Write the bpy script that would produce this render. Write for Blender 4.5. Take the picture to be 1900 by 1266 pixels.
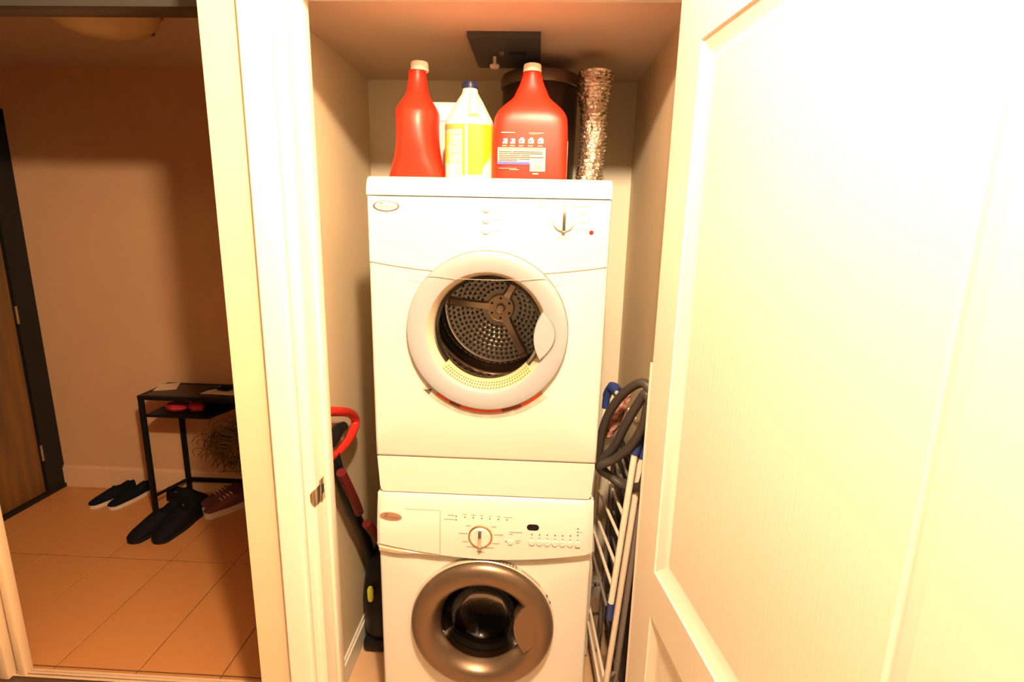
import bpy, bmesh, math, random
from mathutils import Vector, Matrix
random.seed(7)
S = bpy.context.scene
for o in list(bpy.data.objects): bpy.data.objects.remove(o)
C = S.collection
PI = math.pi

# ------------------------------------------------------------------ camera, world, lamps, exposure
CAM = Vector((0.4222, -1.3437, 1.5881))
yaw, pitch, roll = 0.04197, -0.21839, 0.02139
f = Vector((-math.sin(yaw)*math.cos(pitch), math.cos(yaw)*math.cos(pitch), math.sin(pitch)))
r0 = Vector((math.cos(yaw), math.sin(yaw), 0)); u0 = r0.cross(f)
rt = math.cos(roll)*r0 + math.sin(roll)*u0
up = math.cos(roll)*u0 - math.sin(roll)*r0
cd = bpy.data.cameras.new('camera'); cam = bpy.data.objects.new('camera', cd); C.objects.link(cam)
cam.matrix_world = Matrix(((rt.x, up.x, -f.x, CAM.x), (rt.y, up.y, -f.y, CAM.y), (rt.z, up.z, -f.z, CAM.z), (0, 0, 0, 1)))
cd.sensor_width = 36; cd.lens = 994.2/1900*36; cd.clip_start = 0.02
S.camera = cam

W = bpy.data.worlds.new('world'); S.world = W; W.use_nodes = True
W.node_tree.nodes['Background'].inputs[0].default_value = (1.0, 0.60, 0.30, 1)
W.node_tree.nodes['Background'].inputs[1].default_value = 0.24

LAMP = (1.0, 0.745, 0.485)
def area(name, loc, size, power, color, rot=(0, 0, 0)):
    l = bpy.data.lights.new(name, 'AREA'); l.shape = 'DISK'; l.size = size; l.energy = power; l.color = color
    o = bpy.data.objects.new(name, l); C.objects.link(o); o.location = loc; o.rotation_euler = rot
    return o
pl_ = bpy.data.lights.new('bounce_flash_light', 'POINT'); pl_.energy = 215; pl_.color = LAMP; pl_.shadow_soft_size = .045  # unseen point light standing in for flash bounced off the ceiling
po_ = bpy.data.objects.new('bounce_flash_light', pl_); C.objects.link(po_); po_.location = (0.47, -1.12, 2.40)

S.view_settings.view_transform = 'Standard'; S.view_settings.look = 'None'
S.view_settings.gamma = 1; S.view_settings.use_curve_mapping = False
S.view_settings.exposure = 0.28

# ------------------------------------------------------------------ materials
def mat(name, col, rough=.5, metal=0., noise=0., nscale=20., bump=0., bscale=60., stretch=(1, 1, 1), spec=.5, coat=0., alt=None, rnd=0.):
    m = bpy.data.materials.new(name); m.use_nodes = True; nt = m.node_tree; b = nt.nodes['Principled BSDF']
    b.inputs['Base Color'].default_value = (*col, 1); b.inputs['Roughness'].default_value = rough
    b.inputs['Metallic'].default_value = metal; b.inputs['Specular IOR Level'].default_value = spec
    b.inputs['Coat Weight'].default_value = coat
    if noise or bump or rnd:
        tc = nt.nodes.new('ShaderNodeTexCoord'); mp = nt.nodes.new('ShaderNodeMapping')
        mp.inputs['Scale'].default_value = stretch; nt.links.new(tc.outputs['Object'], mp.inputs['Vector'])
    if noise or rnd:
        n = nt.nodes.new('ShaderNodeTexNoise'); n.inputs['Scale'].default_value = nscale; n.inputs['Detail'].default_value = 5
        nt.links.new(mp.outputs[0], n.inputs['Vector'])
        mx = nt.nodes.new('ShaderNodeMix'); mx.data_type = 'RGBA'
        a = alt if alt else tuple(c*(1-noise) for c in col)
        mx.inputs[6].default_value = (*col, 1); mx.inputs[7].default_value = (*a, 1)
        mr = nt.nodes.new('ShaderNodeMapRange'); mr.inputs[1].default_value = .35; mr.inputs[2].default_value = .65
        nt.links.new(n.outputs['Fac'], mr.inputs[0]); nt.links.new(mr.outputs[0], mx.inputs[0])
        out = mx.outputs[2]
        if rnd:
            oi = nt.nodes.new('ShaderNodeObjectInfo'); hs = nt.nodes.new('ShaderNodeHueSaturation')
            m2 = nt.nodes.new('ShaderNodeMapRange'); m2.inputs[3].default_value = 1-rnd; m2.inputs[4].default_value = 1+rnd
            nt.links.new(oi.outputs['Random'], m2.inputs[0]); nt.links.new(m2.outputs[0], hs.inputs['Value'])
            nt.links.new(out, hs.inputs['Color']); out = hs.outputs[0]
        nt.links.new(out, b.inputs['Base Color'])
    if bump:
        n2 = nt.nodes.new('ShaderNodeTexNoise'); n2.inputs['Scale'].default_value = bscale; n2.inputs['Detail'].default_value = 4
        nt.links.new(mp.outputs[0], n2.inputs['Vector'])
        bp = nt.nodes.new('ShaderNodeBump'); bp.inputs['Strength'].default_value = bump; bp.inputs['Distance'].default_value = .01
        nt.links.new(n2.outputs['Fac'], bp.inputs['Height']); nt.links.new(bp.outputs[0], b.inputs['Normal'])
    return m

def glassmat(name, tint, ior=1.45, rough=0.02, amount=1.):
    m = bpy.data.materials.new(name); m.use_nodes = True; nt = m.node_tree
    nt.nodes.remove(nt.nodes['Principled BSDF']); out = nt.nodes['Material Output']
    t = nt.nodes.new('ShaderNodeBsdfTransparent'); t.inputs[0].default_value = (*tint, 1)
    g = nt.nodes.new('ShaderNodeBsdfGlossy'); g.inputs['Roughness'].default_value = rough
    fr = nt.nodes.new('ShaderNodeFresnel'); fr.inputs[0].default_value = ior
    mx = nt.nodes.new('ShaderNodeMixShader')
    ml = nt.nodes.new('ShaderNodeMath'); ml.operation = 'MULTIPLY'; ml.inputs[1].default_value = amount
    nt.links.new(fr.outputs[0], ml.inputs[0]); nt.links.new(ml.outputs[0], mx.inputs[0]); nt.links.new(t.outputs[0], mx.inputs[1]); nt.links.new(g.outputs[0], mx.inputs[2])
    nt.links.new(mx.outputs[0], out.inputs[0])
    return m

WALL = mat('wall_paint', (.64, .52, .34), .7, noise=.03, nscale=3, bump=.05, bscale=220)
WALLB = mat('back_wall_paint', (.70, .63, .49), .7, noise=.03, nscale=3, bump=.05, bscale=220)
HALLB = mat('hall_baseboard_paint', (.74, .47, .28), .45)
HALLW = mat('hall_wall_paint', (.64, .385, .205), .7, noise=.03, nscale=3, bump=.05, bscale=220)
CEIL = mat('ceiling_paint', (.60, .47, .36), .8, noise=.04, nscale=4, bump=.12, bscale=260)
TRIM = mat('trim_paint', (.68, .645, .55), .35, bump=.02, bscale=30)
DOORW = mat('door_paint', (.66, .605, .49), .4, bump=.12, bscale=14, stretch=(22, 22, 1))
TILE = mat('floor_tile', (.55, .235, .078), .35, noise=.03, nscale=30, rnd=.03, bump=.02, bscale=40)
GROUT = mat('grout', (.10, .05, .02), .8, noise=.2)
SUBFL = mat('closet_floor', (.66, .42, .24), .4, noise=.15, nscale=4)
DARKTR = mat('dark_track', (.075, .07, .055), .35, metal=.3)
BLACKF = mat('black_door_frame', (.014, .012, .009), .5, spec=.2)
WOOD = mat('door_wood', (.22, .10, .025), .4, noise=.5, nscale=3, stretch=(9, 9, .7), alt=(.13, .07, .025), bump=.05)
STEEL = mat('polished_steel', (.72, .68, .62), .18, 1.)
BRUSH = mat('brushed_steel', (.55, .50, .45), .3, 1., bump=.03, bscale=30, stretch=(1, 1, 20))
BRASS = mat('strike_metal', (.42, .34, .24), .22, 1.)
ENAM = mat('white_enamel', (.58, .57, .52), .28, spec=.5, coat=.15)
ENAM2 = mat('white_plastic', (.57, .56, .51), .35)
SEAM = mat('seam_shadow_gap', (.25, .20, .13), .8)
SEAM2 = mat('panel_seam', (.33, .28, .21), .7)
RING = mat('satin_white_ring', (.32, .335, .355), .38, .2)
RINGB = mat('cream_recess', (.60, .50, .36), .45)
SILV = mat('silver_grey_paint', (.165, .112, .073), .34, .7, noise=.05, nscale=300)
DRUM = mat('drum_steel', (.34, .30, .27), .10, 1.)
DRUMB = mat('drum_back_steel', (.46, .42, .39), .3, 1.)
HOLE = mat('perforation_hole', (.012, .010, .008), .6)
SPID = mat('copper_tinted_steel', (.78, .60, .46), .28, .9)
FILT = mat('lint_filter_plastic', (.50, .36, .19), .5)
RUB = mat('grey_rubber_gasket', (.03, .025, .02), .5)
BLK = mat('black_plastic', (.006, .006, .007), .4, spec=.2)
INK = mat('grey_print', (.30, .26, .19), .7)
INKD = mat('dark_print', (.08, .06, .05), .7)
RED = mat('red_hdpe', (.98, .022, .008), .38, spec=.35)
REDCAP = mat('white_cap', (.98, .95, .84), .45)
BLEACH = mat('white_hdpe', (.70, .63, .50), .38)
NAVY = mat('navy_cap', (.012, .014, .045), .35)
YEL = mat('yellow_label', (.90, .47, .006), .45)
LABW = mat('white_label', (.46, .41, .34), .5)
ORNG = mat('orange_label', (.62, .25, .05), .5)
AMB = mat('amber_label', (.90, .46, .06), .5)
BLUE = mat('blue_label', (.05, .06, .35), .5)
PINK = mat('pink_print', (.85, .30, .22), .5)
STRED = mat('sticker_red', (.80, .10, .03), .5)
STDK = mat('sticker_dark_red', (.22, .03, .015), .5)
GOLD = mat('gold_badge_rim', (.55, .38, .16), .3, .9)
BADGE = mat('cream_badge', (.86, .74, .55), .4)
BADGE2 = mat('bronze_badge', (.42, .28, .19), .35, .6)
LEDR = mat('red_lens', (.60, .02, .02), .15)
BIN = mat('dark_brown_steel', (.075, .050, .038), .38, .8)
BINL = mat('brown_lid_steel', (.20, .14, .11), .38, .8)
FOIL = mat('foil', (.92, .84, .74), .22, 1., bump=.9, bscale=60)
PLATE = mat('charcoal_plate', (.045, .050, .048), .5)
PLATE2 = mat('plate_slot', (.008, .008, .008), .6)
KNOBW = mat('white_knob', (.85, .68, .55), .4)
VRED = mat('red_tube', (.62, .025, .015), .35)
VRED2 = mat('dark_red_hose', (.09, .006, .006), .5, spec=.3)
GREEN = mat('yellow_green_plastic', (.55, .55, .06), .4)
RODW = mat('white_coated_rod', (.80, .68, .55), .4)
RODG = mat('grey_rod', (.20, .165, .14), .4)
BLUEP = mat('blue_plastic', (.020, .040, .17), .4)
HOSE = mat('grey_hose', (.045, .038, .033), .5, spec=.3)
CLOTH = mat('reddish_mesh_cloth', (.45, .20, .15), .9, noise=.6, nscale=60, alt=(.10, .04, .03), bump=.5)
IRON = mat('black_iron', (.008, .007, .006), .5, spec=.2)
SHOEB = mat('black_shoe', (.006, .005, .006), .8, spec=.15)
SHOEN = mat('navy_canvas', (.006, .007, .010), .9, spec=.1)
SOLEW = mat('pale_sole', (.62, .50, .36), .6)
SOLEK = mat('black_sole', (.008, .007, .006), .7, spec=.2)
SHOER = mat('maroon_shoe', (.11, .025, .02), .7)
INSOLE = mat('tan_insole', (.42, .24, .11), .8)
REDC = mat('bright_red_cloth', (.38, .008, .012), .8)
PAPER = mat('paper', (.82, .66, .48), .7)
PAPERB = mat('envelope_paper', (.72, .52, .35), .7)
GRASS = mat('dried_grass', (.28, .16, .05), .9, noise=.5, nscale=10)
BASK = mat('dark_basket', (.03, .02, .014), .8, bump=.5, bscale=40)
DOME = mat('frosted_glass', (.70, .52, .26), .25, spec=.6)
GLASSC = glassmat('clear_pane', (.97, .96, .93), 1.25)
GLASSD = glassmat('washer_bowl_glass', (.32, .29, .25), 1.5, amount=.22)
GLASST = glassmat('tinted_table_glass', (.62, .57, .52), 1.5)

# ------------------------------------------------------------------ mesh helpers
def rbox(bm, x0, x1, y0, y1, z0, z1, bev=0., seg=2):
    t = bmesh.new(); bmesh.ops.create_cube(t, size=1)
    bmesh.ops.scale(t, vec=(x1-x0, y1-y0, z1-z0), verts=t.verts)
    bmesh.ops.translate(t, vec=((x0+x1)/2, (y0+y1)/2, (z0+z1)/2), verts=t.verts)
    if bev: bmesh.ops.bevel(t, geom=list(t.edges), offset=bev, segments=seg, profile=.5, affect='EDGES')
    merge(bm, t)
def merge(bm, t, M=None):
    if M is not None: bmesh.ops.transform(t, matrix=M, verts=t.verts)
    d = {}
    for v in t.verts: d[v.index if False else v] = bm.verts.new(v.co)
    for fc in t.faces:
        try: bm.faces.new([d[v] for v in fc.verts])
        except ValueError: pass
    t.free()
def axes(d):
    d = Vector(d).normalized(); a = Vector((0, 0, 1)) if abs(d.z) < .9 else Vector((1, 0, 0))
    x = a.cross(d).normalized(); return x, d.cross(x), d
def lathe(bm, prof, origin, axis=(0, 0, 1), seg=32, ang=(0, 2*PI), ref=None, sx=1., sy=1.):
    x, y, d = axes(axis) if ref is None else (Vector(ref), Vector(axis).cross(Vector(ref)), Vector(axis))
    o = Vector(origin); full = abs(ang[1]-ang[0]-2*PI) < 1e-6; n = seg if full else seg+1
    rings = []
    for r, h in prof:
        if r < 1e-6: rings.append([bm.verts.new(o+d*h)]); continue
        rings.append([bm.verts.new(o+d*h+(x*math.cos(ang[0]+(ang[1]-ang[0])*k/seg)*sx+y*math.sin(ang[0]+(ang[1]-ang[0])*k/seg)*sy)*r) for k in range(n)])
    for a, b in zip(rings, rings[1:]):
        m = seg
        for k in range(m):
            k2 = (k+1) % n
            if len(a) == 1 and len(b) == 1: continue
            if len(a) == 1: bm.faces.new((a[0], b[k], b[k2]))
            elif len(b) == 1: bm.faces.new((a[k], b[0], a[k2]))
            else: bm.faces.new((a[k], b[k], b[k2], a[k2]))
def smooth_path(pts, n=8, closed=False):
    P = [Vector(p) for p in pts]; out = []
    m = len(P)
    for i in range(m if closed else m-1):
        p0 = P[(i-1) % m] if (closed or i) else P[0]; p1 = P[i]; p2 = P[(i+1) % m]
        p3 = P[(i+2) % m] if (closed or i+2 < m) else P[-1]
        for k in range(n):
            t = k/n
            out.append(.5*((2*p1)+(p2-p0)*t+(2*p0-5*p1+4*p2-p3)*t*t+(3*p1-p0-3*p2+p3)*t**3))
    if not closed: out.append(P[-1])
    return out
def tube(bm, pts, r, seg=10, closed=False, cap=True):
    P = [Vector(p) for p in pts]; n = len(P); rings = []
    t0 = (P[1]-P[0]).normalized(); x, y, _ = axes(t0)
    for i in range(n):
        a = P[(i-1) % n] if (closed or i) else P[0]; b = P[(i+1) % n] if (closed or i+1 < n) else P[-1]
        t = (b-a).normalized(); x = (x-t*x.dot(t)).normalized(); y = t.cross(x)
        rr = r[i] if isinstance(r, (list, tuple)) else r
        rings.append([bm.verts.new(P[i]+(x*math.cos(2*PI*k/seg)+y*math.sin(2*PI*k/seg))*rr) for k in range(seg)])
    for i in range(n if closed else n-1):
        a, b = rings[i], rings[(i+1) % n]
        for k in range(seg): bm.faces.new((a[k], a[(k+1) % seg], b[(k+1) % seg], b[k]))
    if cap and not closed:
        bm.faces.new(rings[0][::-1]); bm.faces.new(rings[-1])
def loft(bm, secs, cap0=True, cap1=True):
    R = [[bm.verts.new(p) for p in s] for s in secs]
    for a, b in zip(R, R[1:]):
        n = len(a)
        for k in range(n): bm.faces.new((a[k], a[(k+1) % n], b[(k+1) % n], b[k]))
    if cap0: bm.faces.new(R[0][::-1])
    if cap1: bm.faces.new(R[-1])
def prism(bm, poly, dvec):
    d = Vector(dvec); a = [bm.verts.new(Vector(p)) for p in poly]; b = [bm.verts.new(Vector(p)+d) for p in poly]
    n = len(a); bm.faces.new(a[::-1]); bm.faces.new(b)
    for k in range(n): bm.faces.new((a[k], a[(k+1) % n], b[(k+1) % n], b[k]))
def obj(name, bm, m, parent=None, kind=None, label=None, sharp=38, local=False):
    bmesh.ops.recalc_face_normals(bm, faces=bm.faces); bm.normal_update()
    lim = math.radians(sharp)
    for e in bm.edges:
        e.smooth = not (len(e.link_faces) != 2 or e.calc_face_angle(0) > lim)
    for fc in bm.faces: fc.smooth = any(e.smooth for e in fc.edges)
    me = bpy.data.meshes.new(name); bm.to_mesh(me); bm.free()
    me.materials.append(m)
    o = bpy.data.objects.new(name, me); C.objects.link(o)
    if parent is not None:
        o.parent = parent
        if not local:
            p = parent; T = Matrix.Identity(4)
            while p is not None:
                T = T @ Matrix.Translation(-p.location); p = p.parent
            o.matrix_parent_inverse = T if parent.parent is None else Matrix.Identity(4)
    if kind: o['kind'] = kind
    if label: o['label'] = label
    return o
def tag(o, label, cat, group=None):
    o['label'] = label; o['category'] = cat
    if group: o['group'] = group
    return o
def thing(name, label, cat, loc, group=None, rz=0):
    o = bpy.data.objects.new(name, None); o.empty_display_size = .05; C.objects.link(o); o.location = loc; o.rotation_euler = (0, 0, rz)
    return tag(o, label, cat, group)
def struct(name, bm, m, **k): return obj(name, bm, m, kind='structure', **k)
def B(*boxes):
    bm = bmesh.new()
    for b in boxes: rbox(bm, *b)
    return bm
def text_bm(body, size, origin, xdir, ydir, depth=.0004, shear=0.):
    cu = bpy.data.curves.new('lettering', 'FONT'); cu.body = body; cu.size = size; cu.align_x = 'CENTER'; cu.align_y = 'CENTER'; cu.extrude = depth; cu.shear = shear
    cu.resolution_u = 3
    o = bpy.data.objects.new('lettering', cu); C.objects.link(o)
    dg = bpy.context.evaluated_depsgraph_get(); me = bpy.data.meshes.new_from_object(o.evaluated_get(dg))
    bpy.data.objects.remove(o); bpy.data.curves.remove(cu)
    t = bmesh.new(); t.from_mesh(me); bpy.data.meshes.remove(me)
    x = Vector(xdir).normalized(); y = Vector(ydir).normalized(); z = x.cross(y); o = Vector(origin)
    M = Matrix(((x.x, y.x, z.x, o.x), (x.y, y.y, z.y, o.y), (x.z, y.z, z.z, o.z), (0, 0, 0, 1)))
    bmesh.ops.transform(t, matrix=M, verts=t.verts); return t

# ================================================================== SETTING
HW = 1.47          # far wall of the hall
FY = -.15          # front wall plane of the closet
CZ = 2.079         # closet ceiling
# floor with tiles
floor = struct('floor', B((-2.5, 1.0, -2.6, 1.55, -.05, -.004)), GROUT)
xs = [-.949-.3045*k for k in range(-3, 6)]; xs.sort()
tcache = {}
def tile(x0, x1, y0, y1):
    key = (round(x1-x0, 3), round(y1-y0, 3))
    if key not in tcache:
        bm = bmesh.new(); w, d = (x1-x0)/2-.0022, (y1-y0)/2-.0034; e = .0012
        a = [bm.verts.new((sx*w, sy*d, -.006)) for sx, sy in ((-1, -1), (1, -1), (1, 1), (-1, 1))]
        b = [bm.verts.new((sx*w, sy*d, -e)) for sx, sy in ((-1, -1), (1, -1), (1, 1), (-1, 1))]
        c = [bm.verts.new((sx*(w-e), sy*(d-e), 0)) for sx, sy in ((-1, -1), (1, -1), (1, 1), (-1, 1))]
        for p, q in ((a, b), (b, c)):
            for k in range(4): bm.faces.new((p[k], p[(k+1) % 4], q[(k+1) % 4], q[k]))
        bm.faces.new(c)
        o = obj('tile', bm, TILE, floor); tcache[key] = o.data
    else:
        o = bpy.data.objects.new('tile', tcache[key]); C.objects.link(o); o.parent = floor
    o.location = ((x0+x1)/2, (y0+y1)/2, 0)
edges = [-2.35]+[x for x in xs if -2.34 < x < -.30]+[-.295]
for xa, xb in zip(edges, edges[1:]):
    for ya, yb in ((.185, .203), (.203, .82), (.82, 1.437), (1.437, HW)): tile(xa, xb, ya, yb)
struct('floor', B((-.205, .76, -.04, .72, -.004, 0), (-2.5, .88, -2.6, -.04, -.004, -.0005)), SUBFL)
# closet shell
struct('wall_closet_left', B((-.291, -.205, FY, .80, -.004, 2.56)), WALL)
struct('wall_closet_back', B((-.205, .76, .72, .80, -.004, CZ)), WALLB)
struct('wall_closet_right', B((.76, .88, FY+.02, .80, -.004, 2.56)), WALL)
struct('ceiling', B((-.205, .76, -.04, .72, CZ, CZ+.08)), CEIL)
struct('wall_front', B((-.205, -.125, FY, -.04, -.004, 2.56), (.74, .88, FY, -.04, -.004, 2.56), (-.125, .74, FY, -.04, 2.082, 2.56)), WALL)
struct('wall_right', B((.90, .98, -2.6, FY, -.004, 2.56)), DOORW)
struct('ceiling', B((-1.6, .98, -2.6, .16, 2.56, 2.64)), CEIL)
# jamb and casing of the closet door
jb = bmesh.new()
rbox(jb, -.125, -.105, FY-.004, -.04, 0, 2.082); rbox(jb, .72, .74, FY-.004, -.04, 0, 2.082); rbox(jb, -.125, .74, FY-.004, -.04, 2.062, 2.085)
jamb = struct('trim_1', jb, TRIM)
st = bmesh.new(); rbox(st, -.105, -.093, -.098, -.062, 0, 2.06, .002); rbox(st, -.105, .72, -.098, -.062, 2.05, 2.062, .002)
obj('door_stop', st, TRIM, jamb)
def casing(bm, xo, xi, z1):    # outer x, inner x
    s = 1 if xi > xo else -1; w = abs(xi-xo)
    prof = [(0, 0), (0, .018), (.004, .0215), (.050, .0195), (.058, .017), (.062, .0125), (.068, .0125), (.074, .0155), (.084, .0135), (.090, .008), (.092, 0)]
    poly = [(xo+s*a/.092*w, FY-b, 0) for a, b in prof]
    prism(bm, poly, (0, 0, z1))
cs = bmesh.new(); casing(cs, -.200, -.111, 2.14); struct('trim_2', cs, TRIM, sharp=18)
cs = bmesh.new(); casing(cs, .815, .727, 2.14); struct('trim_3', cs, TRIM, sharp=18)
cs = bmesh.new(); rbox(cs, -.2, .815, FY-.018, FY, 2.072, 2.15, .003); struct('trim_4', cs, TRIM)
sp = bmesh.new()
rbox(sp, -.1055, -.1025, -.132, -.106, .885, .945, .001)
# lip: a D-shaped tongue that bends round the jamb edge
secs = []
for (x, y, hz) in ((-.1045, -.130, .0230), (-.1040, -.146, .0230), (-.1045, -.155, .0225), (-.1075, -.1605, .0205), (-.1125, -.1625, .0165), (-.1165, -.1625, .0100), (-.1185, -.1615, .0040)):
    secs.append([(x, y, .912-hz), (x, y, .912+hz), (x-.0012, y+.0014, .912+hz), (x-.0012, y+.0014, .912-hz)])
loft(sp, secs)
strike = obj('strike_plate', sp, BRASS, jamb, label='shiny metal strike plate with curved lip')
sp = bmesh.new(); rbox(sp, -.1024, -.1018, -.126, -.112, .905, .928, .0); obj('latch_hole', sp, BLK, jamb)
# baseboards
def baseboard(bm, pts, h, t):   # pts: list of rectangles
    for (x0, x1, y0, y1) in pts: rbox(bm, x0, x1, y0, y1, 0, h-.012); 
    for (x0, x1, y0, y1) in pts:
        if x1-x0 > y1-y0: rbox(bm, x0, x1, y0+t*.5, y1, h-.012, h)
        else: rbox(bm, x0, x0+(x1-x0)*.5, y0, y1, h-.012, h)
bm = bmesh.new(); baseboard(bm, [(-.205, -.193, -.04, .72)], .092, .012); struct('baseboard_closet_left', bm, TRIM)
bm = bmesh.new(); baseboard(bm, [(-.193, .76, .708, .72)], .092, .012); struct('baseboard_closet_back', bm, TRIM)
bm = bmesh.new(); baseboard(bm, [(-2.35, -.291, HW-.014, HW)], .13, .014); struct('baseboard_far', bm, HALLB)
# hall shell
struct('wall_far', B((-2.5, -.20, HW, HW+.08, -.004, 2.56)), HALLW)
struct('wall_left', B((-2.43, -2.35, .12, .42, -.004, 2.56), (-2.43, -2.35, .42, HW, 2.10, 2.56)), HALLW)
struct('ceiling', B((-2.43, -.20, .16, HW, 2.305, 2.40)), CEIL)
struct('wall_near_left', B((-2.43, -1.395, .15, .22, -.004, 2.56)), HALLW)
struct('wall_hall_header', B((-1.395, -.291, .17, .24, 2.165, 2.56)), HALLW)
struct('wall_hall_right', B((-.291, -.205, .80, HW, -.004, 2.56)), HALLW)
struct('trim_5', B((-1.40, -.291, .165, .245, 2.118, 2.165, .002)), DARKTR)
pt = bmesh.new(); rbox(pt, -1.345, -1.316, .150, .185, .004, 2.118, .006); rbox(pt, -1.395, -1.362, .135, .185, 0, 2.118, .004); struct('trim_6', pt, mat('warm_white_post', (.88, .66, .42), .4))
struct('trim_7', B((-1.362, -1.345, .175, .20, 0, 2.118)), BLK)
th = bmesh.new(); rbox(th, -1.40, -.291, .163, .172, 0, .007, .002); rbox(th, -1.40, -.291, .174, .183, 0, .007, .002); rbox(th, -1.40, -.291, .150, .160, 0, .005, .002)
struct('trim_8', th, mat('threshold_strip', (.70, .48, .30), .35))
# entry door in the left wall of the hall
fr = bmesh.new()
rbox(fr, -2.36, -2.335, 1.352, HW, 0, 2.10); rbox(fr, -2.36, -2.335, .42, .48, 0, 2.10); rbox(fr, -2.36, -2.335, .42, HW, 2.03, 2.10); rbox(fr, -2.36, -2.325, .42, HW, 0, .022)
rbox(fr, -2.43, -2.36, .42, HW, 0, 2.1)
d1 = struct('door_1', fr, BLACKF, label=None)
obj('door_leaf', B((-2.36, -2.343, .48, 1.340, .025, 2.03, .002)), WOOD, d1, label='brown wood grain leaf')
for z in (.26, 1.05, 1.80):
    bm = bmesh.new(); lathe(bm, [(0, 0), (.007, 0), (.007, .095), (0, .095)], (-2.333, 1.347, z-.048), seg=10); obj('hinge', bm, STEEL, d1)
# sprinkler-like plate handled below; hall ceiling light
t = thing('ceiling_light', 'frosted dome ceiling light on the hall ceiling', 'light', (-1.13, .66, 2.305))
bm = bmesh.new(); lathe(bm, [(0, 0), (.19, 0), (.195, -.012), (.185, -.022), (0, -.022)], (-1.13, .66, 2.305), seg=40); obj('base_plate', bm, BRASS, t)
bm = bmesh.new(); lathe(bm, [(.186, -.018), (.178, -.045), (.150, -.072), (.105, -.094), (.05, -.105), (0, -.108)], (-1.13, .66, 2.305), seg=40); obj('glass_dome', bm, DOME, t)
for k in range(3):
    a = math.radians(-42+120*k); c = Vector((-1.13+.188*math.cos(a), .66+.188*math.sin(a), 2.276))
    bm = bmesh.new(); lathe(bm, [(0, 0), (.006, 0), (.006, .014), (.011, .016), (.012, .024), (.007, .031), (0, .032)], c, (math.cos(a), math.sin(a), -.25), 12); obj('clip_knob', bm, BINL, t)

# ------------------------------------------------------------------ open closet door on the right
PHI = .14376; H0 = Vector((.694, -.15, 0)); DU = Vector((math.sin(PHI), -math.cos(PHI), 0)); DN = Vector((-math.cos(PHI), -math.sin(PHI), 0))
def dpt(u, z, d=0.): return H0+DU*u+Vector((0, 0, z))+DN*d      # d: height out of the face towards the camera side
door = bpy.data.objects.new('door_2', None); C.objects.link(door); door['kind'] = 'structure'; door.location = H0
DW, DH, TH = .845, 2.03, .034
panels = [(.108, .739, .821, 1.921), (.108, .739, .23, .707)]
def dbox(bm, u0, u1, z0, z1, d0, d1):
    v = [bm.verts.new(dpt(u, z, d)) for d in (d0, d1) for u, z in ((u0, z0), (u1, z0), (u1, z1), (u0, z1))]
    for q in ((0, 1, 2, 3), (4, 5, 6, 7), (0, 1, 5, 4), (1, 2, 6, 5), (2, 3, 7, 6), (3, 0, 4, 7)): bm.faces.new([v[i] for i in q])
for nm, (a, b, c, d) in (('stile', (0, .108, .012, DH)), ('stile', (.739, DW, .012, DH)), ('rail', (.108, .739, .012, .23)), ('rail', (.108, .739, .707, .821)), ('rail', (.108, .739, 1.921, DH))):
    bm = bmesh.new(); dbox(bm, a, b, c, d, -TH, 0); obj(nm, bm, DOORW, door)
for (a, b, c, d) in panels:
    bm = bmesh.new(); w = .043
    rows = [(0, 0), (.002, -.003), (.006, -.0045), (.022, -.009), (.036, -.015), (w, -.0155)]
    R = [[bm.verts.new(dpt(u, z, dd)) for u, z in ((a+i, c+i), (b-i, c+i), (b-i, d-i), (a+i, d-i))] for i, dd in rows]
    for p, q in zip(R, R[1:]):
        for k in range(4): bm.faces.new((p[k], p[(k+1) % 4], q[(k+1) % 4], q[k]))
    obj('moulding', bm, TRIM, door, sharp=20)
    bm = bmesh.new(); dbox(bm, a+.001, b-.001, c+.001, d-.001, -TH, -.0157); obj('panel', bm, DOORW, door)
for z in (.25, 1.05, 1.80):
    bm = bmesh.new(); lathe(bm, [(0, 0), (.006, 0), (.006, .09), (0, .09)], dpt(-.004, z-.045, -TH-.004), seg=10); obj('hinge', bm, STEEL, door)

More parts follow.
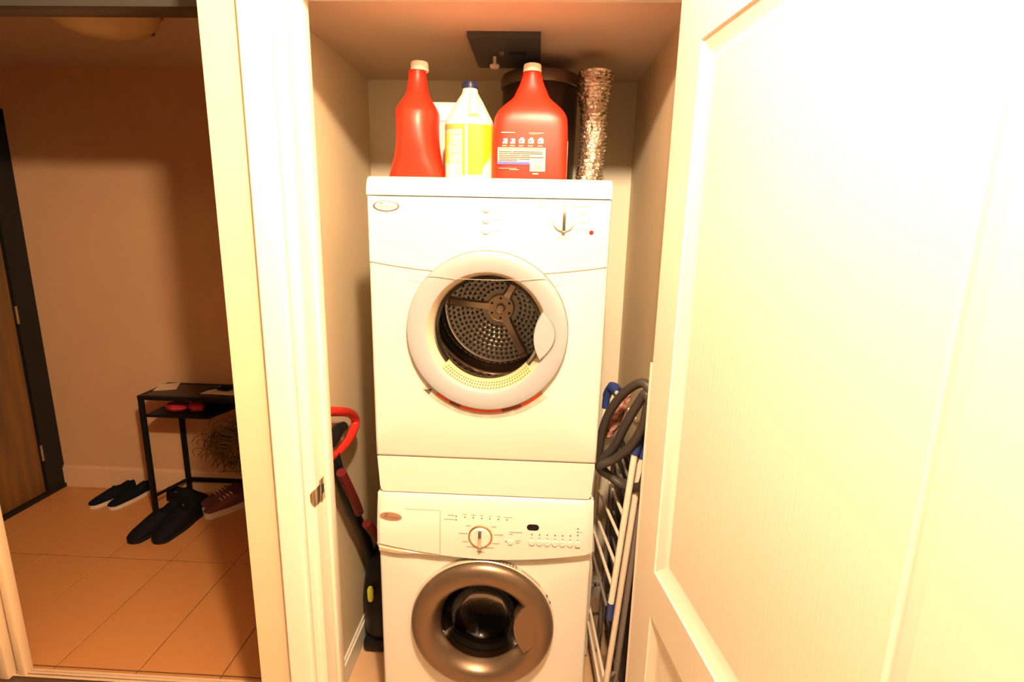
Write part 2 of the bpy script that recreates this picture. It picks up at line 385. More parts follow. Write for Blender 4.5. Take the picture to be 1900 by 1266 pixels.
# ================================================================== DRYER
def disc(bm, cx, cz, r, y0, y1, seg=24, e=.001):   # button facing -Y, base at y0, front at y1<y0
    lathe(bm, [(r, 0), (r, (y0-y1)-e), (r-e, y0-y1), (0, y0-y1)], (cx, y0, cz), (0, -1, 0), seg)
def strip(bm, pts, y, h, d=.0006):                 # flat strips of print, list of (x0, x1, z)
    for x0, x1, z in pts: rbox(bm, x0, x1, y-d, y, z-h/2, z+h/2)
def ellipse_plate(bm, cx, cz, a, b, y, d, seg=32, rot=0.):
    p = []
    for k in range(seg):
        t = 2*PI*k/seg; x, z = a*math.cos(t), b*math.sin(t)
        p.append((cx+x*math.cos(rot)-z*math.sin(rot), y, cz+x*math.sin(rot)+z*math.cos(rot)))
    prism(bm, p, (0, -d, 0))
def box_with_hole(bm, x0, x1, z0, z1, y0, y1, cx, cz, r, seg=48, bev=.008):
    # front sheet y0 with round hole, sides back to y1
    inner = []; outer = []
    for k in range(seg):
        t = 2*PI*k/seg; c, s = math.cos(t), math.sin(t)
        inner.append((cx+r*c, cz+r*s))
        k1 = min(((x1-bev if c > 0 else x0+bev)-cx)/c if abs(c) > 1e-6 else 1e9, ((z1-bev if s > 0 else z0+bev)-cz)/s if abs(s) > 1e-6 else 1e9)
        outer.append((cx+k1*c, cz+k1*s))
    # make sure that corners exist: snap the nearest sample to each corner
    for X in (x0+bev, x1-bev):
        for Z in (z0+bev, z1-bev):
            k = min(range(seg), key=lambda i: (outer[i][0]-X)**2+(outer[i][1]-Z)**2); outer[k] = (X, Z)
    vi0 = [bm.verts.new((x, y0+.02, z)) for x, z in inner]; vi = [bm.verts.new((x, y0, z)) for x, z in inner]; vo = [bm.verts.new((x, y0, z)) for x, z in outer]
    def push(p, k):
        x, z = p; return (x0 if abs(x-(x0+bev)) < 1e-6 else x1 if abs(x-(x1-bev)) < 1e-6 else x, z0 if abs(z-(z0+bev)) < 1e-6 else z1 if abs(z-(z1-bev)) < 1e-6 else z)
    mid = [bm.verts.new((x+(push((x, z), 0)[0]-x)*.7, y0+bev*.3, z+(push((x, z), 0)[1]-z)*.7)) for x, z in outer]
    vs = [bm.verts.new((push(p, 0)[0], y0+bev, push(p, 0)[1])) for p in outer]
    vb = [bm.verts.new((push(p, 0)[0], y1, push(p, 0)[1])) for p in outer]
    for a, b in ((vi0, vi), (vi, vo), (vo, mid), (mid, vs), (vs, vb)):
        for k in range(seg): bm.faces.new((a[k], a[(k+1) % seg], b[(k+1) % seg], b[k]))
    bm.faces.new(vb)
MW, MD = .60, .62
DX, DZ = .302, 1.312
dry = thing('dryer', 'white front loading dryer stacked on top of the washer', 'dryer', (.30, .31, .852))
# cabinet body with round opening (z .957 .. 1.643)
bm = bmesh.new(); box_with_hole(bm, 0, MW, .957, 1.645, 0, MD, DX, DZ, .150)
obj('cabinet', bm, ENAM, dry, sharp=50)
# rounded top cap
bm = bmesh.new()
prof = [(-.002, 1.6465), (-.003, 1.651), (.000, 1.668), (.006, 1.682), (.014, 1.690), (.030, 1.693), (MD, 1.693), (MD, 1.6465)]
secs = []
for x, k in ((.006, .8), (.001, 1), (0.0, 1), (MW, 1), (MW-.001, 1), (MW-.006, .8)): pass
def capsec(x, ins):
    out = []
    for y, z in prof:
        out.append((x, y+ins*.4 if y < .2 else y, 1.6465+(z-1.6465)*(1-ins*8)))
    return out
loft(bm, [capsec(.004, .012), capsec(0.0005, .003), capsec(.003, 0), capsec(MW-.003, 0), capsec(MW-.0005, .003), capsec(MW-.004, .012)])
obj('top_panel', bm, ENAM, dry)
# curved control fascia, 2 mm proud, lower edge a shallow smile
bm = bmesh.new(); N = 28; up_, lo, upb, lob = [], [], [], []
def smile(x): return 1.460+.026*((x-.30)/.30)**2
for k in range(N+1):
    x = .004+(MW-.008)*k/N
    up_.append(bm.verts.new((x, -.0025, 1.6435))); lo.append(bm.verts.new((x, -.0025, smile(x)))); upb.append(bm.verts.new((x, .003, 1.6445))); lob.append(bm.verts.new((x, .003, smile(x)-.001)))
for k in range(N):
    bm.faces.new((lo[k], lo[k+1], up_[k+1], up_[k])); bm.faces.new((lo[k], lo[k+1], lob[k+1], lob[k])); bm.faces.new((up_[k], up_[k+1], upb[k+1], upb[k]))
bm.faces.new((lo[0], up_[0], upb[0], lob[0])); bm.faces.new((lo[N], up_[N], upb[N], lob[N]))
fas = obj('control_panel', bm, ENAM2, dry)
bm = bmesh.new(); tube(bm, [(.004+.592*k/40, -.0014, smile(.004+.592*k/40)-.0012) for k in range(41)], .0009, 6); obj('panel_seam', bm, SEAM2, dry)
bm = bmesh.new(); tube(bm, [(DX-.193+.386*k/20, -.0225-.003*math.cos((k-10)/10*1.2), smile(DX-.193+.386*k/20)-.0125) for k in range(21) if not 6.8 < k < 13.2 or True], .0007, 6)
obj('ring_seam', bm, SEAM2, dry)
# kick panel
bm = bmesh.new()
loft(bm, [[(x, y, z) for x, y in ((i, .001), (MW-i, .001), (MW-i, MD), (i, MD))] for z, i in ((.9555, .004), (.868, .009), (.860, .011), (.8525, .016))])
obj('kick_panel', bm, ENAM, dry)
bm = bmesh.new(); rbox(bm, .006, MW-.006, .006, MD, .9550, .9575); obj('lower_gap', bm, SEAM, dry)
# door ring
bm = bmesh.new()
lathe(bm, [(.2055, 0), (.2055, .016), (.203, .020), (.196, .0225), (.185, .023), (.160, .021), (.154, .018)], (DX, 0, DZ), (0, -1, 0), 80)
ring = obj('door_ring', bm, RING, dry)
bm = bmesh.new()
lathe(bm, [(.154, .018), (.150, .008), (.146, -.010), (.141, -.03)], (DX, 0, DZ), (0, -1, 0), 64)
obj('door_recess', bm, RINGB, dry)
bm = bmesh.new(); lathe(bm, [(.2062, .0), (.2070, .004), (.2062, .010)], (DX, 0, DZ), (0, -1, 0), 80); obj('ring_shadow_gap', bm, SEAM, dry)
bm = bmesh.new(); lathe(bm, [(.1415, 0), (.120, .006), (.08, .011), (.04, .013), (0, .0135)], (DX, .018, DZ), (0, -1, 0), 48); obj('door_window', bm, GLASSC, dry)
# steel drum mouth, drum, back
bm = bmesh.new(); lathe(bm, [(.141, -.030), (.138, -.034), (.135, -.036), (.132, -.040), (.134, -.052), (.138, -.055), (.1385, -.066), (.150, -.072), (.200, -.085)], (DX, 0, DZ), (0, -1, 0), 64); obj('drum_mouth', bm, STEEL, dry)
bm = bmesh.new(); lathe(bm, [(.200, -.08), (.235, -.10), (.238, -.16), (.232, -.18), (.238, -.20), (.238, -.38), (.222, -.415), (.205, -.425), (.196, -.42), (.190, -.43)], (DX, 0, DZ), (0, -1, 0), 64); obj('drum', bm, DRUM, dry)
HX, HY = .308, .43
bm = bmesh.new(); lathe(bm, [(.192, 0), (.187, .006), (.182, .004), (0, .004)], (HX, HY+.004, DZ-.004), (0, -1, 0), 64); obj('drum_back', bm, DRUMB, dry)
bh = bmesh.new(); bb = bmesh.new()
for i in range(8):
    r = .066+.0155*i; n = int(2*PI*r/.0165)
    for k in range(n):
        a = 2*PI*k/n+i*.11
        x, z = HX+r*math.cos(a), DZ-.004+r*math.sin(a)
        lathe(bh, [(.0048, 0), (.0, .0002)], (x, HY-.0006, z), (0, -1, 0), 6)
        a2 = 2*PI*(k+.5)/n+i*.11; x2, z2 = HX+(r+.0035)*math.cos(a2), DZ-.004+(r+.0035)*math.sin(a2)
        lathe(bb, [(.0048, 0), (.0040, .0022), (.0022, .0038), (0, .0043)], (x2, HY-.0002, z2), (0, -1, 0), 6)
obj('back_perforation', bh, HOLE, dry, kind='stuff'); obj('back_dimples', bb, mat('bright_dimple_steel', (.95, .88, .80), .32, 1.), dry, kind='stuff')
bm = bmesh.new(); lathe(bm, [(.047, 0), (.046, .010), (.042, .014), (.022, .014), (.021, .010), (.016, .010), (.015, .022), (.011, .026), (0, .027)], (HX, HY, DZ-.004), (0, -1, 0), 32)
for ang in (174, 62, -63):
    a = math.radians(ang); d = Vector((math.cos(a), 0, math.sin(a))); s = Vector((-d.z, 0, d.x)); o = Vector((HX, HY, DZ-.004))
    secs = []
    for t, w, h in ((.030, .020, .012), (.060, .015, .018), (.12, .015, .020), (.170, .017, .018), (.185, .015, .004)):
        c = o+d*t; secs.append([c+s*w, c+s*w*.6+Vector((0, -h, 0)), c-s*w*.6+Vector((0, -h, 0)), c-s*w])
    loft(bm, secs)
spd = obj('drum_spider', bm, SPID, dry)
bm = bmesh.new()
for k in range(6):
    a = math.radians(30+60*k); lathe(bm, [(.0042, 0), (.0042, .001), (0, .001)], (HX+.033*math.cos(a), HY-.014, DZ-.004+.033*math.sin(a)), (0, -1, 0), 8)
obj('spider_bolts', bm, HOLE, dry, kind='stuff')
# lint filter: perforated cream arc in the lower part of the mouth
bm = bmesh.new(); A0, A1 = math.radians(-142), math.radians(-38)
lathe(bm, [(.153, .012), (.151, .014), (.132, .004), (.128, -.006), (.129, -.018), (.132, -.028)], (DX, 0, DZ), (0, -1, 0), 30, (A0, A1), ref=(1, 0, 0)); 
# lathe axis -Y with ref +X: second axis is (-Y)x(X) = +Z
obj('lint_filter', bm, FILT, dry)
bm = bmesh.new()
for j, (rr, yy) in enumerate(((.1475, .0130), (.1405, .0095), (.1345, .0060))):
    for k in range(34):
        a = A0+.06+(A1-A0-.12)*k/33+.012*j
        lathe(bm, [(.0022, 0), (0, .0001)], (DX+rr*math.cos(a), -yy-.0004, DZ+rr*math.sin(a)), (0, -1, .25), 6)
obj('filter_holes', bm, mat('filter_hole', (.16, .09, .03), .8), dry, kind='stuff')
# lens shaped handle on the right
def lens(bm, pl, pr, y0, y1):
    poly = pl+pr[::-1]; cx = sum(p[0] for p in poly)/len(poly); cz = sum(p[1] for p in poly)/len(poly)
    loft(bm, [[(cx+(x-cx)*s, y, cz+(z-cz)*s) for x, z in poly] for y, s in ((y0, 1), (y1+.003, 1), (y1, .94))])
def arc3(a, m, b, n=12):
    out = []
    for k in range(n+1):
        t = k/n; out.append(tuple(a[i]*(1-t)*(1-2*t)+m[i]*4*t*(1-t)+b[i]*t*(2*t-1) for i in (0, 1)))
    return out
bm = bmesh.new(); top, bot = (.441, 1.370), (.437, 1.246)
lens(bm, arc3(top, (.4205, 1.307), bot), arc3(top, (.475, 1.309), bot)[1:-1], -.008, -.0275)
obj('door_handle', bm, RING, dry)
bm = bmesh.new(); tube(bm, [(x, -.0235, z) for x, z in arc3((.4415, 1.3705), (.4765, 1.309), (.4375, 1.2455), 20)], .0007, 6); obj('handle_seam', bm, SEAM, dry)
# warning sticker under the door
def arcband(bm, r0, r1, a0, a1, y, n=24, cx=DX, cz=DZ):
    v0, v1 = [], []
    for k in range(n+1):
        a = math.radians(a0+(a1-a0)*k/n); v0.append(bm.verts.new((cx+r0*math.cos(a), y, cz+r0*math.sin(a)))); v1.append(bm.verts.new((cx+r1*math.cos(a), y, cz+r1*math.sin(a))))
    for k in range(n): bm.faces.new((v0[k], v0[k+1], v1[k+1], v1[k]))
bm = bmesh.new(); arcband(bm, .207, .235, -137, -47, -.0006); stk = obj('warning_sticker', bm, LABW, dry)
bm = bmesh.new(); arcband(bm, .2115, .2195, -128, -48, -.0010); obj('red_band', bm, STRED, stk)
bm = bmesh.new(); arcband(bm, .2113, .2197, -117, -109, -.0013, 6); obj('dark_word_block', bm, STDK, stk)
bm = bmesh.new(); arcband(bm, .2113, .2197, -79, -65, -.0013, 8); obj('dark_word_block', bm, STDK, stk)
bm = bmesh.new()
for rr in (.2235, .2275, .2315):
    for a0, a1 in ((-126, -114), (-112, -103), (-101, -91), (-88, -73), (-71, -58), (-56, -50)): arcband(bm, rr-.0006, rr+.0006, a0, a1-1, -.0010, 6)
obj('fine_print', bm, INK, stk, kind='stuff')
bm = bmesh.new(); a = math.radians(-133.5); c = Vector((DX+.2225*math.cos(a), -.0012, DZ+.2225*math.sin(a)))
d = Vector((math.cos(a), 0, math.sin(a))); s = Vector((d.z, 0, -d.x))
vv = [bm.verts.new(c+q) for q in (d*-.009+s*-.004, d*.009+s*.0105, d*.009+s*-.0095, )]; bm.faces.new(vv); obj('warning_triangle', bm, INKD, stk)
# controls
for z in (1.618, 1.592, 1.5655):
    bm = bmesh.new(); disc(bm, .296, z, .0085, -.0025, -.0065, 20, .0015); obj('button', bm, ENAM, dry)
bm = bmesh.new(); disc(bm, .486, 1.594, .0265, -.0025, -.0100, 40, .003); kb = obj('timer_knob', bm, ENAM, dry)
bm = bmesh.new()
loft(bm, [[(.486+x, y, z) for x, y in ((-.0045, -.0098), (-.0035, -h), (.0035, -h), (.0045, -.0098))] for z, h in ((1.566, .013), (1.570, .019), (1.594, .023), (1.618, .019), (1.622, .013))]); obj('knob_grip', bm, STEEL, kb)
bm = bmesh.new(); disc(bm, .554, 1.567, .0055, -.0025, -.0055, 16, .002); obj('indicator_light', bm, LEDR, dry, label='small round red light')
bm = bmesh.new(); strip(bm, [(.312, .322, 1.619), (.312, .335, 1.593), (.312, .326, 1.567), (.421, .442, 1.627), (.481, .492, 1.630), (.505, .553, 1.628), (.521, .541, 1.611), (.521, .545, 1.590), (.516, .545, 1.574), (.470, .500, 1.553)], -.0025, .0022); obj('panel_print', bm, mat('faint_print', (.40, .36, .28), .7), dry, kind='stuff')
bm = bmesh.new(); ellipse_plate(bm, .0495, 1.6205, .0325, .0125, -.0025, .002, 40); bd = obj('brand_badge', bm, GOLD, dry)
bm = bmesh.new(); ellipse_plate(bm, .0500, 1.6207, .0285, .0108, -.0045, .0006, 40); obj('badge_face', bm, BADGE, bd)
obj('badge_lettering', text_bm('Whirlpool', .0105, (.050, -.0053, 1.6195), (1, 0, 0), (0, 0, 1), .0002, .15), GOLD, bd)
bm = bmesh.new(); ellipse_plate(bm, .038, 1.6268, .0045, .0011, -.0051, .0004, 14); obj('badge_swoosh', bm, INKD, bd)

# ================================================================== WASHER
WX, WZ = .298, .455
wsh = thing('washer', 'white front loading washer standing on the closet floor', 'washer', (.30, .31, 0))
bm = bmesh.new(); box_with_hole(bm, 0, MW, .012, .676, 0, MD, WX, WZ, .150); obj('cabinet', bm, ENAM, wsh, sharp=50)
# bulging control head with a smile-shaped lower lip
bm = bmesh.new(); N = 36
def lip(x):
    t = (x-.31)/.31
    return .6685+.036*abs(t)**1.8
def lead(z):                      # front profile of the head
    t = (.850-z)/.18
    return -.022*math.sin(min(1, max(0, t*1.35))*PI/2)
cols = []
for k in range(N+1):
    x = MW*k/N; ed = min(x, MW-x); rnd = .006*(1-min(1, ed/.012))**2
    zl = lip(x); col = []
    for j in range(7):
        z = .845-rnd+(zl-.845+rnd)*j/6
        col.append((x, lead(z)+rnd*1.6, z))
    col += [(x, lead(zl)*.85+.001, zl-.0035), (x, lead(zl)*.25, zl-.55*(zl-.662)), (x, .0, .6645), (x, .03, .664)]
    col = [(x, .03, .8505-rnd), (x, .006, .8505-rnd)]+col
    cols.append([bm.verts.new(p) for p in col])
for a, b in zip(cols, cols[1:]):
    for j in range(len(a)-1): bm.faces.new((a[j], b[j], b[j+1], a[j+1]))
bm.faces.new(cols[0]); bm.faces.new(cols[-1][::-1])
obj('control_panel', bm, ENAM2, wsh, sharp=50)
obj('top_panel', B((0.001, MW-.001, .028, MD, .66, .8505, .006)), ENAM, wsh)
def py_(z): return lead(z)
# drawer front: a sheet 0.8 mm proud following the head
bm = bmesh.new(); cols = []
for k in range(13):
    x = .010+(.1775-.010)*k/12; zl = lip(x)+.0015
    cols.append([bm.verts.new((x, lead(z)-.0012, z)) for z in [.806+(zl-.806)*j/6 for j in range(7)]])
for a, b in zip(cols, cols[1:]):
    for j in range(6): bm.faces.new((a[j], b[j], b[j+1], a[j+1]))
drw = obj('detergent_drawer', bm, ENAM2, wsh)
bm = bmesh.new(); tube(bm, [(.1787, lead(z)-.0008, z) for z in (.806, .78, .75, .72, .69, .672)], .0007, 6); tube(bm, [(.08, lead(.807)-.0006, .807), (.1787, lead(.807)-.0006, .807)], .0005, 6); obj('drawer_seam', bm, SEAM2, wsh)
bm = bmesh.new()
secs = []
for k in range(15):
    t = k/14; x = .006+.172*t; zl = lip(x)-.003; d = max(.0015, (zl-.668)*.8)*math.sin(PI*min(1, .25+t*.75))+.0008
    secs.append([(x, -.016, zl), (x, -.021, zl-d*.4), (x, -.017, zl-d), (x, -.008, zl-d*.6)])
loft(bm, secs); obj('drawer_pull', bm, mat('satin_pull', (.70, .60, .46), .25, .3), wsh)
# controls
yk = lead(.739)
bm = bmesh.new(); lathe(bm, [(.0335, 0), (.0335, .003), (.0315, .0045), (.0290, .0045)], (.291, yk, .739), (0, -1, 0), 40); ko = obj('knob_ring', bm, GOLD, wsh)
bm = bmesh.new(); disc(bm, .291, .739, .0290, yk, yk-.010, 40, .003); kk = obj('program_knob', bm, ENAM, wsh)
bm = bmesh.new(); loft(bm, [[(.291+x, yk-h0, z) for x, h0 in ((-.0052, .0098), (-.004, h), (.004, h), (.0052, .0098))] for z, h in ((.708, .014), (.714, .020), (.739, .025), (.764, .020), (.770, .014))]); obj('knob_grip', bm, STEEL, kk)
for x in (.433, .454, .475, .496, .517, .538, .5585):
    bm = bmesh.new(); disc(bm, x, .7285, .0088, lead(.728), lead(.728)-.004, 18, .0015); obj('button', bm, ENAM, wsh)
bm = bmesh.new(); disc(bm, .374, .7265, .0078, lead(.7265), lead(.7265)-.004, 18, .0015); obj('start_button', bm, ENAM, wsh)
bm = bmesh.new(); seq = []
for k in range(32):
    a = 2*PI*k/32; seq.append((.435+(.0072 if math.cos(a) > 0 else -.0072)+.0095*math.cos(a), lead(.771), .7715+.0092*math.sin(a)))
prism(bm, seq, (0, -.0012, 0)); obj('display', bm, BLK, wsh)
bm = bmesh.new()
for x, z in [(.223, .793), (.223, .783), (.247, .7915), (.270, .791), (.2935, .7905), (.316, .790), (.3395, .7895), (.363, .789), (.433, .7515), (.454, .7518), (.475, .752), (.496, .752), (.517, .752), (.538, .7525), (.558, .773), (.558, .764), (.558, .755), (.362, .7275)]:
    disc(bm, x, z, .0020, lead(z), lead(z)-.0012, 8, .0003)
obj('indicator_dots', bm, INKD, wsh, kind='stuff')
bm = bmesh.new()
P = [(.199, .219, .795), (.189, .219, .784), (.242, .252, .799), (.264, .277, .798), (.289, .298, .798), (.312, .321, .797), (.335, .345, .797), (.355, .378, .796)]
P += [(.250, .264, .768), (.232, .256, .746), (.241, .256, .722), (.252, .278, .706), (.306, .330, .706), (.324, .344, .720), (.329, .354, .746), (.320, .334, .768), (.281, .302, .692), (.371, .406, .7555), (.371, .380, .750), (.387, .403, .731), (.387, .400, .725)]
P += [(x-.003, x+.003, .741) for x in (.433, .454, .475, .496, .517, .538, .5585)]+[(.563, .570, .764), (.551, .566, .7165)]
for p in P: rbox(bm, p[0], p[1], lead(p[2])-.0009, lead(p[2]), p[2]-.001, p[2]+.001)
obj('panel_print', bm, INK, wsh, kind='stuff')
yb = lead(.785)
bm = bmesh.new(); ellipse_plate(bm, .0415, .786, .0305, .0125, yb-.0012, .003, 40, -.09); bd = obj('brand_badge', bm, BADGE2, wsh)
bm = text_bm('Whirlpool', .0105, (.042, yb-.0046, .7845), (1, 0, -.09), (0.09, 0, 1), .0002, .15); obj('badge_lettering', bm, INKD, bd)
bm = bmesh.new(); ellipse_plate(bm, .030, .7935, .0045, .0011, yb-.0043, .0004, 14); obj('badge_swoosh', bm, INKD, bd)
# door
bm = bmesh.new(); lathe(bm, [(.206, 0), (.206, .018), (.203, .021)], (WX, 0, WZ), (0, -1, 0), 80); obj('door_rim', bm, mat('pale_rim', (.62, .52, .40), .4, .3), wsh)
bm = bmesh.new(); lathe(bm, [(.204, .019), (.2045, .026), (.200, .035), (.190, .043), (.178, .048), (.165, .050), (.152, .047), (.140, .036), (.131, .018), (.124, -.002), (.120, -.012)], (WX, 0, WZ), (0, -1, 0), 80); obj('door_ring', bm, SILV, wsh, sharp=60)
bm = bmesh.new()
for a0, a1, rr, yy in ((62, 100, .2066, .004), (62, 100, .2066, .009), (62, 100, .2066, .014), (100, 125, .2066, .006), (38, 58, .2066, .012), (38, 58, .2066, .006)):
    n = 14
    for k in range(n):
        aa = math.radians(a0+(a1-a0)*k/n); ab = math.radians(a0+(a1-a0)*(k+.7)/n)
        v = [bm.verts.new((WX+rr*math.cos(q), -yy-h, WZ+rr*math.sin(q))) for q, h in ((aa, 0), (ab, 0), (ab, .0025), (aa, .0025))]; bm.faces.new(v)
obj('rim_print', bm, INKD, wsh, kind='stuff')
for a in (28, 22):
    a = math.radians(a); bm = bmesh.new(); lathe(bm, [(0, 0), (.004, 0), (.004, .003), (0, .0035)], (WX+.2055*math.cos(a), -.010, WZ+.2055*math.sin(a)), (math.cos(a), 0, math.sin(a)), 10); obj('rim_screw', bm, INKD, wsh)
# handle: grey lens closing the right of the scoop
bm = bmesh.new(); t0, b0 = (.4235, .548), (.420, .386)
pl = arc3(t0, (.388, .474), b0); pr = arc3(t0, (.468, .462), b0)[1:-1]
lens(bm, pl, pr, .0, -.0475); obj('door_handle', bm, SILV, wsh)
bm = bmesh.new(); lathe(bm, [(.121, .010), (.118, .004), (.105, -.030), (.085, -.060), (.05, -.078), (0, -.084)], (WX, 0, WZ), (0, -1, 0), 64); obj('door_glass', bm, GLASSD, wsh)
bm = bmesh.new(); lathe(bm, [(.150, -.004), (.135, -.02), (.140, -.04), (.128, -.05), (.132, -.075), (.16, -.085)], (WX, 0, WZ), (0, -1, 0), 64); obj('gasket', bm, RUB, wsh)
bm = bmesh.new(); lathe(bm, [(.155, -.08), (.235, -.10), (.238, -.40), (.20, -.42), (0, -.425)], (WX, 0, WZ), (0, -1, 0), 64); obj('drum', bm, DRUM, wsh)
bm = bmesh.new()
for i in range(14):
    for k in range(16):
        a = math.radians(190+160*k/15+(4 if i % 2 else 0)); lathe(bm, [(.005, 0), (0, .0001)], (WX+.2365*math.cos(a), .12+.019*i, WZ+.2365*math.sin(a)), (-math.cos(a), 0, -math.sin(a)), 6)
obj('drum_perforation', bm, HOLE, wsh, kind='stuff')

# ================================================================== THINGS ON THE DRYER
TOP = 1.694
def sec(cx, cy, z, a, b, n=3., seg=40, ox=0.):
    out = []
    for k in range(seg):
        t = 2*PI*k/seg; c, s = math.cos(t), math.sin(t)
        out.append((cx+ox+a*math.copysign(abs(c)**(2/n), c), cy+b*math.copysign(abs(s)**(2/n), s), z))
    return out
def fine(rows, n=4):   # smooth resample of (z, a, b, n, ox)
    pts = []
    R = [tuple(list(r)+[0]*(5-len(r))) for r in rows]
    m = len(R)
    for i in range(m-1):
        p0, p1, p2, p3 = R[max(0, i-1)], R[i], R[i+1], R[min(m-1, i+2)]
        for k in range(n):
            t = k/n
            pts.append(tuple(.5*((2*p1[j])+(p2[j]-p0[j])*t+(2*p0[j]-5*p1[j]+4*p2[j]-p3[j])*t*t+(3*p1[j]-p0[j]-3*p2[j]+p3[j])*t**3) for j in range(5)))
    pts.append(R[-1]); return pts
def bottle_body(cx, cy, rows, n=4):
    bm = bmesh.new(); loft(bm, [sec(cx, cy, z, a, b, k, ox=ox) for z, a, b, k, ox in fine(rows, n)]); return bm
def cap(cx, cy, z0, z1, r, ribs=0):
    bm = bmesh.new(); lathe(bm, [(0, z0), (r*.98, z0), (r, z0+.002), (r*.97, z1-.003), (r*.9, z1), (0, z1)], (cx, cy, 0), seg=36)
    if ribs:
        for k in range(ribs):
            a = 2*PI*k/ribs; x, y = cx+r*1.0*math.cos(a), cy+r*1.0*math.sin(a); tube(bm, [(x, y, z0+.002), (x, y, z1-.003)], .0010, 5)
    return bm
# red jug turned sideways (left)
cy = .155
t = thing('detergent_jug', 'red plastic detergent jug turned side on, leftmost on the dryer', 'jug', (.098, cy, TOP))
RJ = [(1.694, .0705, .070, 4), (1.702, .0715, .073, 4), (1.722, .0655, .077, 3.6), (1.749, .0580, .080, 3.2), (1.776, .0538, .083, 3), (1.802, .0520, .084, 2.8), (1.832, .0525, .083, 2.6), (1.857, .0545, .078, 2.5), (1.867, .0538, .073, 2.4), (1.876, .0495, .067, 2.4), (1.897, .0362, .050, 2.3), (1.912, .0290, .037, 2.1), (1.938, .0248, .027, 2), (1.966, .0225, .023, 2)]
obj('body', bottle_body(.098, cy, RJ), RED, t)
obj('cap', cap(.104, cy, 1.9655, 1.987, .0235), REDCAP, t, label='cream screw cap')
# red jug facing the camera (right)
cy = .155; cx = .397
t = thing('detergent_jug', 'big red detergent jug with printed back label facing front', 'jug', (cx, cy, TOP))
RK = [(1.694, .094, .056, 7), (1.700, .0965, .059, 7), (1.76, .0965, .060, 7), (1.805, .0960, .060, 7), (1.838, .0945, .060, 6), (1.855, .0915, .058, 5), (1.870, .082, .053, 4.5), (1.885, .066, .046, 4), (1.901, .0485, .038, 3.2), (1.920, .039, .031, 2.6), (1.940, .0300, .027, 2.2), (1.960, .0240, .024, 2), (1.966, .0225, .0225, 2)]
obj('body', bottle_body(cx, cy, RK), RED, t, sharp=60)
obj('cap', cap(cx, cy, 1.9655, 1.984, .0235), REDCAP, t, label='cream screw cap')
yf = cy-.0615
def flat(name, rects, m, par, y, d=.0005):
    bm = bmesh.new()
    for x0, x1, z0, z1 in rects: rbox(bm, x0, x1, y-d, y, z0, z1)
    return obj(name, bm, m, par, kind='stuff' if len(rects) > 3 else None)
yy = cy-.0606
flat('label', [(.315, .437, 1.7335, 1.774)], LABW, t, yy)
flat('label_blue_bar', [(.3155, .400, 1.7325, 1.739)], BLUE, t, yy-.0006)
flat('barcode_block', [(.398, .437, 1.716, 1.738)], LABW, t, yy-.0007)
flat('barcode', [(.408+i*.0022, .408+i*.0022+(.0012 if i % 3 else .0006), 1.720, 1.734) for i in range(8)], mat('barcode_ink', (.45, .22, .10), .6), t, yy-.0014)
flat('label_heading', [(.318, .350, 1.7695, 1.7725), (.352, .432, 1.7702, 1.7720)], ORNG, t, yy-.0006)
rows = [(1.7635, .318, .350), (1.7635, .353, .428), (1.7590, .318, .341), (1.7590, .344, .430), (1.7545, .318, .372), (1.7545, .375, .398), (1.7500, .318, .433), (1.7455, .318, .366), (1.7455, .369, .397), (1.7415, .318, .365)]
flat('label_print', [(a, b, z-.0012, z+.0012) for z, a, b in rows], INKD, t, yy-.0006)
flat('pink_heading', [(.323, .358, 1.8085, 1.811), (.393, .431, 1.8085, 1.810), (.396, .420, 1.8055, 1.8065), (.405, .420, 1.7085, 1.7125), (.318, .364, 1.722, 1.7235), (.346, .370, 1.719, 1.7205)], PINK, t, yy-.0001)
for i, x in enumerate((.326, .3455, .3685, .392, .4165)):
    flat('pictogram', [(x+.001, x+.0135, 1.783, 1.7875), (x+.006, x+.0135, 1.7875, 1.7955)] if i in (0, 1) else [(x, x+.0145, 1.784, 1.7945), (x+.004, x+.012, 1.7945, 1.798)], LABW, t, yy-.0001)
    flat('pictogram_ink', [(x+.002, x+.006, 1.788, 1.7955)] if i in (0, 1) else [(x+.003, x+.0075, 1.787, 1.792)], BLUE, t, yy-.0008)
    flat('pictogram_caption', [(x, x+.012, 1.777, 1.7795)], PINK, t, yy-.0001)
bm = bmesh.new(); rbox(bm, cx+.0962, cx+.0975, cy-.035, cy+.040, 1.70, 1.795, .0003); obj('side_label', bm, mat('brown_side_label', (.30, .14, .09), .4, noise=.5, nscale=90), t)
# bleach jug
cx, cy = .2355, .16
t = thing('bleach_jug', 'white jug with yellow label and navy cap between red jugs', 'jug', (cx, cy, TOP))
RB = [(1.694, .060, .062, 3.6), (1.700, .0632, .0655, 3.6), (1.76, .0632, .0655, 3.4), (1.832, .0630, .0650, 3.2), (1.845, .0605, .0615, 3.0), (1.858, .0535, .055, 2.8), (1.876, .0435, .045, 2.5), (1.896, .0325, .033, 2.3), (1.912, .0225, .0225, 2), (1.920, .0200, .0200, 2), (1.926, .0195, .0195, 2)]
obj('body', bottle_body(cx, cy, RB), BLEACH, t)
bm = bmesh.new(); tube(bm, smooth_path([(cx+.012, cy-.022, 1.912), (cx+.014, cy-.036, 1.895), (cx+.016, cy-.052, 1.872), (cx+.018, cy-.062, 1.848)], 5), [.010]*5+[.0115]*5+[.014]*6, 10); obj('handle', bm, BLEACH, t)
obj('cap', cap(cx, cy, 1.9245, 1.942, .0205, 30), NAVY, t, label='ribbed navy screw cap')
